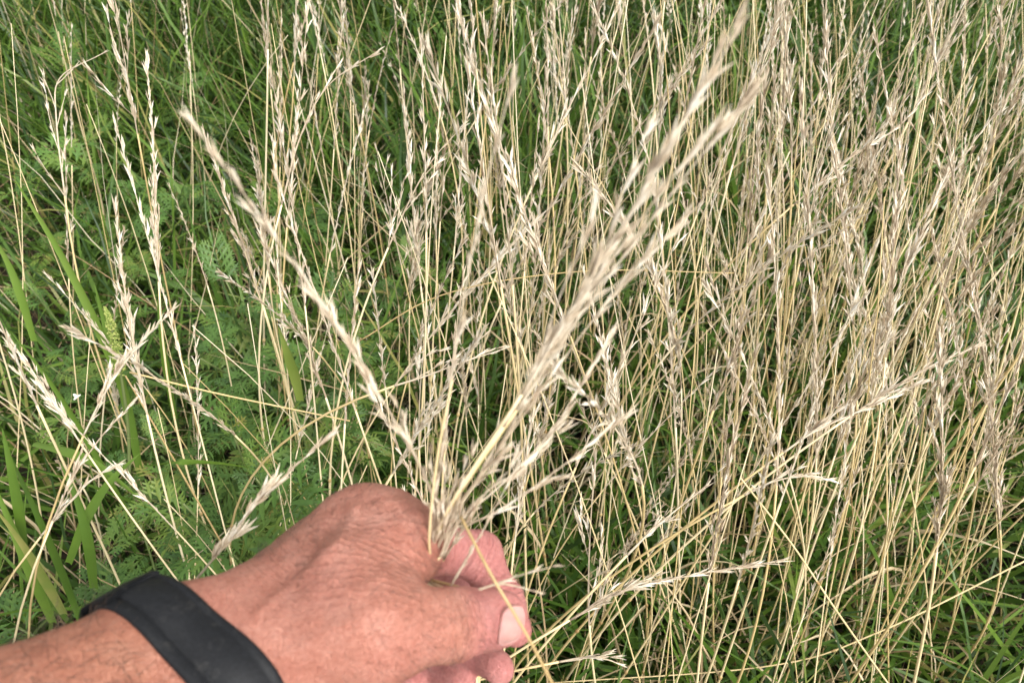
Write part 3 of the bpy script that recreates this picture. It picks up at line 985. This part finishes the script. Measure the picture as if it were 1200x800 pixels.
for lab, pts, w_, tn_ in (
        ('upright green blade at the far left edge below the white petal', [(30, 660, .62), (22, 600, .59), (12, 545, .57), (2, 500, .56)], .0095, .55),
        ('long green blade crossing low towards the seed spike', [(40, 520, .66), (80, 530, .64), (120, 548, .63), (170, 590, .63)], .008, .65),
        ('nearly level thin green blade right of the seed spike', [(170, 546, .66), (215, 541, .65), (260, 543, .65), (305, 550, .66)], .006, .6),
        ('curved green blade leaning right above the wristband keeper', [(80, 660, .60), (100, 610, .58), (128, 565, .57), (165, 530, .57)], .008, .6),
        ('pale green blade along the left edge, upper half', [(40, 400, .68), (25, 350, .66), (10, 310, .65), (-12, 270, .64)], .009, .72),
        ('steep green blade behind the small white seed head', [(110, 690, .60), (104, 640, .57), (92, 590, .555), (70, 540, .55)], .0095, .5)):
    broad_blade(lab, pts, w_, tn_, group=bb)

# greenish seed spike (many tiny grains on a stem)
S = spline([at(152, 560, .74), at(150, 500, .70), at(142, 440, .66), at(134, 395, .64), at(123, 360, .63)], 20)
root = thing('seed_spike', 'yellow green knobbly seed spike beside the broad blade', 'seed spike', S[0])
mb = MB(); tube(mb, S - S[0], np.linspace(.0018, .0008, 20), 5, .5)
link('stem', mb.mesh('stem', M_STEM), root)
gmb = MB()
r = NR(91)
oct_v = np.array([[1, 0, 0], [-1, 0, 0], [0, 1, 0], [0, -1, 0], [0, 0, 1.4], [0, 0, -1]])
oct_f = np.array([[0, 2, 4], [2, 1, 4], [1, 3, 4], [3, 0, 4], [2, 0, 5], [1, 2, 5], [3, 1, 5], [0, 3, 5]])
for q in range(520):
    u = r.uniform(.52, 1)
    k = u * 19
    p = S[min(int(k), 18)] * (1 - k % 1) + S[min(int(k) + 1, 19)] * (k % 1) - S[0]
    rad = .0052 * math.sin(math.pi * min(1, (1.04 - u) * 2.6) * .5)
    d = unit(np.array([r.normal(0, 1), r.normal(0, 1), r.normal(0, .5)]))
    gmb.add(oct_v * r.uniform(.0008, .0013) + p + d * rad * r.uniform(.5, 1), oct_f, r.uniform(.3, 1))
tag(link('grains', gmb.mesh('grains', M_SPIKE), root), kind='stuff')

# small white petal caught in the weeds
o = MB()
r = NR(12)
for q in range(3):
    an = q * 2.1 + .4
    ribbon(o, [np.zeros(3), np.array([math.cos(an), math.sin(an), .5]) * .002, np.array([math.cos(an), math.sin(an), .35]) * .0045], [.0016, .0032, .001], (-math.sin(an), math.cos(an), 0), .15, .98)
tag(link('white_petal', o.mesh('white_petal', M_HEAD), loc=at(90, 465, .74)), 'tiny white petal scrap caught in the weeds at left', 'petal')


# ------------------------------------------------------------------ the hand and forearm: one continuous surface from a distance field (camera axes, metres)
PR = []          # (kind, params, blend)


def cap(p, q, ra, rb, k=.008): PR.append(('c', np.array(p), np.array(q), ra, rb, k))
def tri(p, q, s, r_, k=.012): PR.append(('t', np.array(p), np.array(q), np.array(s), r_, k))


def d_prim(pr_, x):
    if pr_[0] == 'c':
        _, p, q, ra, rb, k = pr_
        ba = q - p
        t = np.clip(((x - p) @ ba) / (ba @ ba), 0, 1)
        return np.linalg.norm(x - p - t[..., None] * ba, axis=-1) - (ra + (rb - ra) * t)
    _, a_, b_, c_, r_, k = pr_
    ba, cb, ac = b_ - a_, c_ - b_, a_ - c_
    nor = np.cross(ba, ac)
    pa, pb, pc = x - a_, x - b_, x - c_
    ins = (np.sign(pa @ np.cross(ba, nor)) + np.sign(pb @ np.cross(cb, nor)) + np.sign(pc @ np.cross(ac, nor))) < 2

    def e2(p_, e_):
        t = np.clip((p_ @ e_) / (e_ @ e_), 0, 1)
        v = p_ - t[..., None] * e_
        return (v * v).sum(-1)
    ed = np.minimum(np.minimum(e2(pa, ba), e2(pb, cb)), e2(pc, ac))
    fl = (pa @ nor) ** 2 / (nor @ nor)
    return np.sqrt(np.where(ins, ed, fl)) - r_


def smin(a_, b_, k):
    h = np.maximum(k - np.abs(a_ - b_), 0) / k
    return np.minimum(a_, b_) - h * h * k * .25


def sdf(x):
    d = np.full(x.shape[:-1], .06)
    for p_ in PR:
        d = smin(d, d_prim(p_, x), p_[-1])
    return d


A_F = unit(np.array([.73, .20, .655]))          # forearm axis, towards the hand
WR = cm(266, 777, .283)
V_ = unit(np.cross(np.cross(A_F, [0, 0, 1]), A_F))     # towards / away from the camera
Q_ = unit(np.cross(A_F, V_))                   # across the arm
if Q_[1] < 0: Q_ = -Q_
U_ = np.cross(A_F, Q_)
if U_[2] > 0: U_ = -U_                         # towards the camera
for s in (-1, 1):                              # two bones give the oval section
    cap(WR - A_F * .02 + Q_ * s * .0125, WR - A_F * .11 + Q_ * s * .016, .0205, .028, .02)
    cap(WR - A_F * .11 + Q_ * s * .016, WR - A_F * .27 + Q_ * s * .018, .028, .036, .02)
    cap(WR - A_F * .02 + Q_ * s * .0125, WR + A_F * .012 + Q_ * s * .011, .0205, .0195, .02)
# finger joints: photograph point and distance
I_ = [cm(462, 637, .314), cm(560, 649, .338), cm(590, 703, .331), cm(604, 737, .319)]
M_ = [cm(428, 624, .325), cm(530, 680, .376), cm(545, 756, .364), cm(584, 781, .342)]
R_ = [cm(392, 640, .336), cm(480, 700, .390), cm(500, 776, .376), cm(540, 800, .352)]
L_ = [cm(362, 660, .343), cm(430, 715, .392), cm(450, 775, .38), cm(480, 800, .362)]
T_ = [cm(318, 765, .272), cm(440, 738, .271), cm(530, 732, .281), cm(590, 723, .297)]
for F_, rr, k in ((I_, (.0125, .0100, .0086, .0074), .006), (M_, (.0120, .0102, .0090, .0076), .006), (R_, (.0112, .0096, .0085, .0072), .005), (L_, (.010, .0085, .0074, .0062), .005)):
    w0 = WR + A_F * .016
    base_k = {id(I_): .000, id(M_): .006, id(R_): .012, id(L_): .018}[id(F_)]
    cap(w0 + Q_ * (base_k - .011) , F_[0], .0155, rr[0], .016)
    for q in range(3):
        cap(F_[q], F_[q + 1], rr[q], rr[q + 1], k if q else .010)
# the palm between the metacarpals, and the web to the thumb
tri(WR + A_F * .01, I_[0], L_[0], .0115, .014)
tri(WR + A_F * .01, I_[0], T_[1], .0125, .014)
cap(cm(410, 676, .285), cm(448, 655, .297), .0160, .0115, .018)       # first dorsal muscle
cap(WR + A_F * .004 - Q_ * .006, T_[1], .0185, .0145, .016)
cap(T_[0], T_[1], .0185, .0150, .014)
TD = unit(T_[3] - T_[2])
TN = np.array([.10, .02, -1.0]); TN = unit(TN - (TN @ TD) * TD)        # the side of the nail
TW = np.cross(TD, TN)
cap(T_[1], T_[2], .0148, .0112, .010)
for s in (-1, 1):
    cap(T_[2] + TW * s * .0016, T_[3] + TW * s * .0030, .0108, .0080, .006)
cap(T_[2] - TN * .002, T_[3] - TN * .0026 - TD * .006, .0105, .0092, .006)   # pad
# the flat of the back of the hand
tri(WR + A_F * .02 + U_ * .004, I_[0] + np.array([0, .001, -.002]), M_[0] + np.array([0, 0, -.002]), .0118, .016)
tri(WR + A_F * .02 + U_ * .006 + Q_ * .010, M_[0] + np.array([0, 0, -.003]), L_[0] + np.array([0, 0, -.003]), .0118, .020)
tri(WR - A_F * .005 + U_ * .006, WR + A_F * .03 + U_ * .006 + Q_ * .010, M_[0] + np.array([0, 0, -.004]), .0128, .020)

lo = np.array([-.40, -.32, .09]); hi = np.array([.03, -.03, .43])
hs_ = .0011
nx, ny, nz = (np.ceil((hi - lo) / hs_).astype(int) + 1)
grid = np.full((nx, ny, nz), .06, np.float32)
for p_ in PR:
    P_ = np.array([q for q in p_[1:-1] if np.ndim(q) == 1])
    rmax = max(q for q in p_[1:-1] if np.ndim(q) == 0)
    pad = rmax + p_[-1] + .012
    i0 = np.maximum(((P_.min(0) - pad - lo) / hs_).astype(int), 0)
    i1 = np.minimum(((P_.max(0) + pad - lo) / hs_).astype(int) + 2, [nx, ny, nz])
    if (i1 <= i0).any(): continue
    ax = [lo[c] + hs_ * np.arange(i0[c], i1[c]) for c in range(3)]
    x = np.stack(np.meshgrid(*ax, indexing='ij'), -1)
    sl = tuple(slice(i0[c], i1[c]) for c in range(3))
    grid[sl] = smin(grid[sl], d_prim(p_, x).astype(np.float32), p_[-1])


def surface_nets(g_, lo_, h_):
    s = g_ < 0
    nx_, ny_, nz_ = g_.shape
    acc = np.zeros((nx_ - 1, ny_ - 1, nz_ - 1), np.int8)
    C8 = [(a_, b_, c_) for a_ in (0, 1) for b_ in (0, 1) for c_ in (0, 1)]
    sub = lambda A, o: A[o[0]:nx_ - 1 + o[0], o[1]:ny_ - 1 + o[1], o[2]:nz_ - 1 + o[2]]
    for o in C8: acc += sub(s, o)
    ci = np.argwhere((acc > 0) & (acc < 8))
    idx = np.full(acc.shape, -1, np.int64)
    idx[tuple(ci.T)] = np.arange(len(ci))
    pos = np.zeros((len(ci), 3)); cnt = np.zeros(len(ci))
    for o in C8:
        for ax_ in range(3):
            if o[ax_]: continue
            o2 = list(o); o2[ax_] = 1
            v0 = g_[tuple((ci + o).T)]; v1 = g_[tuple((ci + o2).T)]
            m_ = (v0 < 0) != (v1 < 0)
            t = np.where(m_, v0 / np.where(m_, v0 - v1, 1), 0)
            p_ = np.tile(np.array(o, float), (len(ci), 1)); p_[:, ax_] += t
            pos[m_] += p_[m_]; cnt[m_] += 1
    V = lo_ + h_ * (ci + pos / cnt[:, None])
    quads = []
    for ax_ in range(3):
        b_, c_ = [(1, 2), (2, 0), (0, 1)][ax_]
        s0 = np.take(s, np.arange(s.shape[ax_] - 1), ax_); s1 = np.take(s, np.arange(1, s.shape[ax_]), ax_)
        e = np.argwhere(s0 != s1)
        e = e[(e[:, b_] > 0) & (e[:, c_] > 0) & (e[:, b_] < s.shape[b_] - 1) & (e[:, c_] < s.shape[c_] - 1)]
        def cell(db, dc):
            q = e.copy(); q[:, b_] += db; q[:, c_] += dc
            return idx[tuple(q.T)]
        qd = np.stack([cell(-1, -1), cell(0, -1), cell(0, 0), cell(-1, 0)], 1)
        fl = s0[tuple(e.T)]
        qd[~fl] = qd[~fl][:, ::-1]
        quads.append(qd)
    Q = np.concatenate(quads)
    return V, Q[(Q >= 0).all(1)]


HV, HQ = surface_nets(grid, lo, hs_)
del grid
for _ in range(2):                                  # even out the net
    sm_, ct = np.zeros_like(HV), np.zeros(len(HV))
    for a_, b_ in ((0, 1), (1, 2), (2, 3), (3, 0)):
        np.add.at(sm_, HQ[:, a_], HV[HQ[:, b_]]); np.add.at(ct, HQ[:, a_], 1)
        np.add.at(sm_, HQ[:, b_], HV[HQ[:, a_]]); np.add.at(ct, HQ[:, b_], 1)
    HV = HV * .5 + .5 * sm_ / np.maximum(ct, 1)[:, None]
fn = np.cross(HV[HQ[:, 2]] - HV[HQ[:, 0]], HV[HQ[:, 3]] - HV[HQ[:, 1]])
HN = np.zeros_like(HV)
for q in range(4): np.add.at(HN, HQ[:, q], fn)
HN = unit(HN)
cen = HV + HN * .002
if np.mean(sdf(cen[::97]) > sdf(HV[::97])) < .5:
    HN = -HN; HQ = HQ[:, ::-1]


def on_seg(x, p, q):
    ba = q - p
    t = ((x - p) @ ba) / (ba @ ba)
    return t, np.linalg.norm(x - p - np.clip(t, 0, 1)[:, None] * ba, axis=-1)


disp = np.zeros(len(HV)); pink = np.zeros(len(HV)); crease = np.zeros(len(HV))
nse = lambda s: np.sin(HV[:, 0] * s * 1.0 + 1.7) * np.sin(HV[:, 1] * s * 1.13 + .4) * np.sin(HV[:, 2] * s * .91 + 2.2)
# thumb: folds over the joint
t, d = on_seg(HV, T_[1], T_[2])
t2, d2 = on_seg(HV, T_[2], T_[3])
near_t = (np.minimum(d, d2) < .0165)
u = ((HV - T_[2]) @ TD)
dors = np.clip((HN @ TN) * 1.3, 0, 1)
lat = ((HV - T_[2]) @ TW)
for c_, dep, wd in ((-.0092, .25, .0008), (-.0066, .30, .0008), (-.0044, .42, .0008), (-.0022, .55, .0009), (0, .60, .0009), (.0020, .55, .0009), (.0042, .42, .0008), (.0066, .3, .0008)):
    uu = u - c_ - .0009 * np.sin(lat * 320 + c_ * 900) - .06 * lat * (1 if c_ > 0 else -1) * np.sin(c_ * 800)
    gsh = np.exp(-(uu / wd) ** 2) * near_t * dors
    disp -= gsh * dep * .0017
    crease += gsh * dep
# index: the flexion creases and knuckle
for P0, P1, off in ((I_[0], I_[1], .0), (I_[1], I_[2], .0)):
    a_ = unit(P1 - P0)
    t, d = on_seg(HV, P0, P1)
    uu = (HV - P1) @ a_
    near = (np.linalg.norm(HV - P1, axis=1) < .0165)
    for c_ in (-.003, 0, .003):
        gsh = np.exp(-((uu - c_) / .0008) ** 2) * near
        disp -= gsh * .00035
# broad softness: veins and low swells on the back of the hand
disp += .0006 * nse(150) + .0003 * nse(330)
for pts, w_, hgt in (([(300, 720, .26), (360, 670, .27), (400, 630, .29), (415, 600, .30)], .0022, .0009), ([(360, 670, .27), (420, 690, .265), (455, 665, .28)], .0018, .0006),
                     ([(330, 770, .25), (390, 735, .255), (440, 715, .26)], .002, .0006)):
    pl = spline([cm(*p) for p in pts], 24)
    dpx = np.full(len(HV), 9.0)
    px_ = np.stack([HV[:, 0] / HV[:, 2], HV[:, 1] / HV[:, 2]], -1)
    pq = np.stack([pl[:, 0] / pl[:, 2], pl[:, 1] / pl[:, 2]], -1)
    for q in pq: dpx = np.minimum(dpx, np.linalg.norm(px_ - q, axis=1) * .28)
    disp += hgt * np.exp(-(dpx / w_) ** 2) * (HN[:, 2] < .1)
# nail fold
NC = T_[3] - TD * .0035
ln_ = (HV - NC) @ TD; wn_ = (HV - NC) @ TW
e = np.sqrt((ln_ / .0084) ** 2 + (wn_ / .0080) ** 2)
disp -= .0009 * np.exp(-((e - 1.06) / .11) ** 2) * ((HN @ TN) > .1) * (np.linalg.norm(HV - T_[3], axis=1) < .018)
fold_u = np.zeros(len(HV)); fold_m = np.zeros(len(HV))
fold_u += np.where(near_t, u * 2 * math.pi / .0021, 0)
fold_m += near_t * np.clip(1.15 - np.abs(u + .001) / .009, 0, 1) * np.clip(dors * 1.5, 0, 1)
kd = np.linalg.norm(HV - (M_[0] + I_[0]) / 2, axis=1)                  # fine lines run round the knuckles
kb = (HN[:, 2] < .2) & ~near_t
fold_u = np.where(kb, kd * 2 * math.pi / .0027, fold_u)
fold_m = np.where(kb, .34 * np.clip((.075 - kd) / .03, 0, 1) * np.clip((kd - .006) / .008, 0, 1), fold_m)
HV2 = HV + HN * disp[:, None]
for F_ in (I_, M_, R_, L_):
    for q in range(3):
        t, d = on_seg(HV, F_[q], F_[q + 1])
        amt = np.clip((.0165 - d) / .004, 0, 1) * (np.clip(t * 1.6, 0, 1) if q == 0 else 1)
        pink = np.maximum(pink, amt)
t, d = on_seg(HV, T_[2], T_[3])
pink = np.maximum(pink, np.clip((t + .15) / .5, 0, 1) * (d < .016) * .9)
pink = np.clip(pink + .12 * nse(90), 0, 1)

ORG = c2w(WR)
me = to_mesh('person', c2w(HV2) - ORG, HQ, M_SKIN)
for P1, ax2 in ((I_[1], unit(I_[2] - I_[0])), (I_[2], unit(I_[3] - I_[1])), (M_[2], unit(M_[3] - M_[1]))):
    nr_ = np.linalg.norm(HV - P1, axis=1)
    w_ = np.clip((.0150 - nr_) / .004, 0, 1) * np.clip(1.2 - np.abs((HV - P1) @ ax2) / .006, 0, 1)
    fold_u = np.where(w_ > .02, ((HV - P1) @ ax2) * 2 * math.pi / .0024, fold_u)
    fold_m = np.where(w_ > .02, w_ * .8, fold_m)
tanned = np.clip((-((HV - WR) @ A_F) - .004) / .03, 0, 1)
for nm, arr in (('tanned', tanned), ('pink', pink), ('crease', crease), ('fold_u', fold_u), ('fold_m', fold_m)):
    at_ = me.attributes.new(nm, 'FLOAT', 'POINT'); at_.data.foreach_set('value', arr.astype(np.float32))
person = tag(link('person', me, loc=ORG), 'person reaching in with a bare tanned left hand pinching dry seed heads', 'person')


def march(o, d, t1=.06):
    """From o along d (camera axes) to the skin."""
    o = np.asarray(o, float); d = unit(d)
    t = np.zeros(o.shape[:-1])
    for _ in range(60):
        t = t + sdf(o + d * t[..., None]) * .8
        t = np.minimum(t, t1)
    return o + d * t[..., None]


def nail(center, ax_, nrm, wv, L, W, lift, name):
    n1, n2 = 15, 13
    a_, b_ = np.meshgrid(np.linspace(-1, 1, n1), np.linspace(-1, 1, n2), indexing='ij')
    # superellipse outline, straighter at the free edge
    sx = a_ * np.sqrt(1 - .42 * b_ ** 2)
    sy = b_ * np.sqrt(1 - .38 * np.where(a_ < 0, a_ ** 2, .6 * a_ ** 2))
    o = center + nrm * .02 + ax_ * (sx * L / 2)[..., None] + wv * (sy * W / 2)[..., None]
    s = march(o, np.broadcast_to(-nrm, o.shape))
    up = lift * (1 - .55 * np.maximum(np.abs(sx), np.abs(sy)) ** 3)
    top = s + nrm * up[..., None]
    bot = s - nrm * .0006
    v = np.concatenate([top.reshape(-1, 3), bot.reshape(-1, 3)])
    f = []
    I2 = lambda i_, j_: i_ * n2 + j_
    for i_ in range(n1 - 1):
        for j_ in range(n2 - 1):
            f += [[I2(i_, j_), I2(i_ + 1, j_), I2(i_ + 1, j_ + 1)], [I2(i_, j_), I2(i_ + 1, j_ + 1), I2(i_, j_ + 1)]]
    rim = [I2(i_, 0) for i_ in range(n1)] + [I2(n1 - 1, j_) for j_ in range(1, n2)] + [I2(i_, n2 - 1) for i_ in range(n1 - 2, -1, -1)] + [I2(0, j_) for j_ in range(n2 - 2, 0, -1)]
    K = n1 * n2
    for p_, q_ in zip(rim, rim[1:] + rim[:1]):
        f += [[p_, q_, q_ + K], [p_, q_ + K, p_ + K]]
    return link(name, to_mesh(name, c2w(v) - ORG, np.array(f), M_NAIL), person)


nail(NC, TD, TN, TW, .0152, .0150, .0008, 'fingernail')

# arm hair
hm_ = MB()
hr = np.random.default_rng(4)
nh = 4200
tt = -hr.uniform(.012, .17, nh); ph = hr.uniform(-1.9, 1.9, nh)
hb = hr.random(nh) < .36
tt[hb] = hr.uniform(.02, .075, hb.sum())
dirs = np.cos(ph)[:, None] * U_ + np.sin(ph)[:, None] * Q_
o = WR + A_F * tt[:, None] + dirs * .075
s = march(o, -dirs, .075)
eps = 1e-3
nrm = unit(np.stack([sdf(s + np.eye(3)[c_] * eps) - sdf(s - np.eye(3)[c_] * eps) for c_ in range(3)], -1))
okm = (np.abs(sdf(s)) < .0008) & ~((tt > -.032) & (tt < .0))
for q in np.where(okm)[0]:
    L = hr.uniform(.006, .017) * (.4 if hb[q] else 1)
    d = unit(nrm[q] * .55 + A_F * hr.normal(.35, .3) + Q_ * hr.normal(-.45, .4))
    pts = [s[q] - nrm[q] * .0004]
    for _ in range(4):
        pts.append(pts[-1] + d * L / 4)
        d = unit(d - nrm[q] * .16 + hr.normal(0, .08, 3))
    tube(hm_, c2w(np.array(pts)) - ORG, np.linspace(.00006 if hb[q] else .00009, .00003, 5), 3, .5, cap=False)
tag(link('arm_hair', hm_.mesh('arm_hair', M_HAIR), person), kind='stuff')

# wristband
NB = unit(np.array([.53, .33, .785]))
CB = WR - A_F * .0165
E1 = unit(np.cross(NB, [0, 0, 1.0])); E1 = E1 if E1[1] > 0 else -E1       # along the arm's breadth, upwards in the picture
E2 = np.cross(NB, E1); E2 = E2 if E2[2] < 0 else -E2                      # towards the camera
np_ = 96
ph = np.linspace(0, 2 * math.pi, np_, endpoint=False)
dr = np.cos(ph)[:, None] * E1 + np.sin(ph)[:, None] * E2
prof_s = np.array([-.0112, -.0110, -.0104, -.0068, -.0062, -.0056, 0, .0070, .0076, .0082, .0104, .0110, .0112]) * .98
rad = np.zeros((np_, 5))
for q, so in enumerate(np.linspace(-.011, .011, 5)):
    o = CB + NB * so + dr * .07
    rad[:, q] = np.linalg.norm(march(o, -dr, .068) - (CB + NB * so), axis=1)
for _ in range(6): rad = .5 * rad + .25 * (np.roll(rad, 1, 0) + np.roll(rad, -1, 0))


def band_mesh(name, s_prof, h_prof, phs, base_h, closed):
    """Solid strip: outer profile plus an inner face, swept over the angles."""
    n = len(phs)
    m_ = len(s_prof)
    D = np.cos(phs)[:, None] * E1 + np.sin(phs)[:, None] * E2
    out = np.zeros((n, m_ + 2, 3))
    so = np.linspace(-.011, .011, 5)
    rr = np.stack([np.interp(phs % (2 * math.pi), np.append(ph, 2 * math.pi), np.append(rad[:, q], rad[0, q])) for q in range(5)], 1)
    for a_, (s_, h_) in enumerate(zip(list(s_prof) + [s_prof[-1], s_prof[0]], list(h_prof) + [-.0004 + 0, -.0004 + 0])):
        R_a = np.array([np.interp(np.clip(s_, -.011, .011), so, rr[q]) for q in range(n)])
        R_a = .6 * rr.max(1) + .4 * R_a
        hh = base_h + h_ if a_ < m_ else base_h + h_
        out[:, a_] = CB + NB * s_ + D * (R_a + hh)[:, None]
    k = m_ + 2
    f = []
    for i_ in range(n if closed else n - 1):
        i2 = (i_ + 1) % n
        for a_ in range(k):
            a2 = (a_ + 1) % k
            f += [[i_ * k + a_, i2 * k + a_, i2 * k + a2], [i_ * k + a_, i2 * k + a2, i_ * k + a2]]
    if not closed:
        for i_ in (0, n - 1):
            for a_ in range(1, k - 1):
                f.append([i_ * k, i_ * k + a_, i_ * k + a_ + 1] if i_ else [i_ * k, i_ * k + a_ + 1, i_ * k + a_])
    me_ = to_mesh(name, c2w(out.reshape(-1, 3)) - ORG, np.array(f), M_RUBBER, None, True)
    return me_


band = thing('wristband', 'black rubber watch strap with keeper loop worn on the wrist', 'watch strap', ORG)
link('strap', band_mesh('strap', prof_s, np.array([.0004, .0012, .0015, .0016, .0008, .0020, .0025, .0025, .0019, .0024, .0018, .0012, .0004]), ph, 0, True), band)
tail_ph = np.linspace(math.radians(-75), math.radians(12), 40)
link('strap_tail', band_mesh('strap_tail', prof_s[[0, 1, 2, 6, 10, 11, 12]] * .93, np.array([.0004, .0014, .0019, .0021, .0019, .0014, .0004]), tail_ph, .0020, False), band)
kp = np.linspace(math.radians(-26), math.radians(-9), 10)
link('strap_keeper', band_mesh('strap_keeper', np.array([-.0135, -.0133, -.0125, 0, .0125, .0133, .0135]) * .98, np.array([-.002, .0010, .0017, .0019, .0017, .0010, -.002]), kp, .0032, False), band)
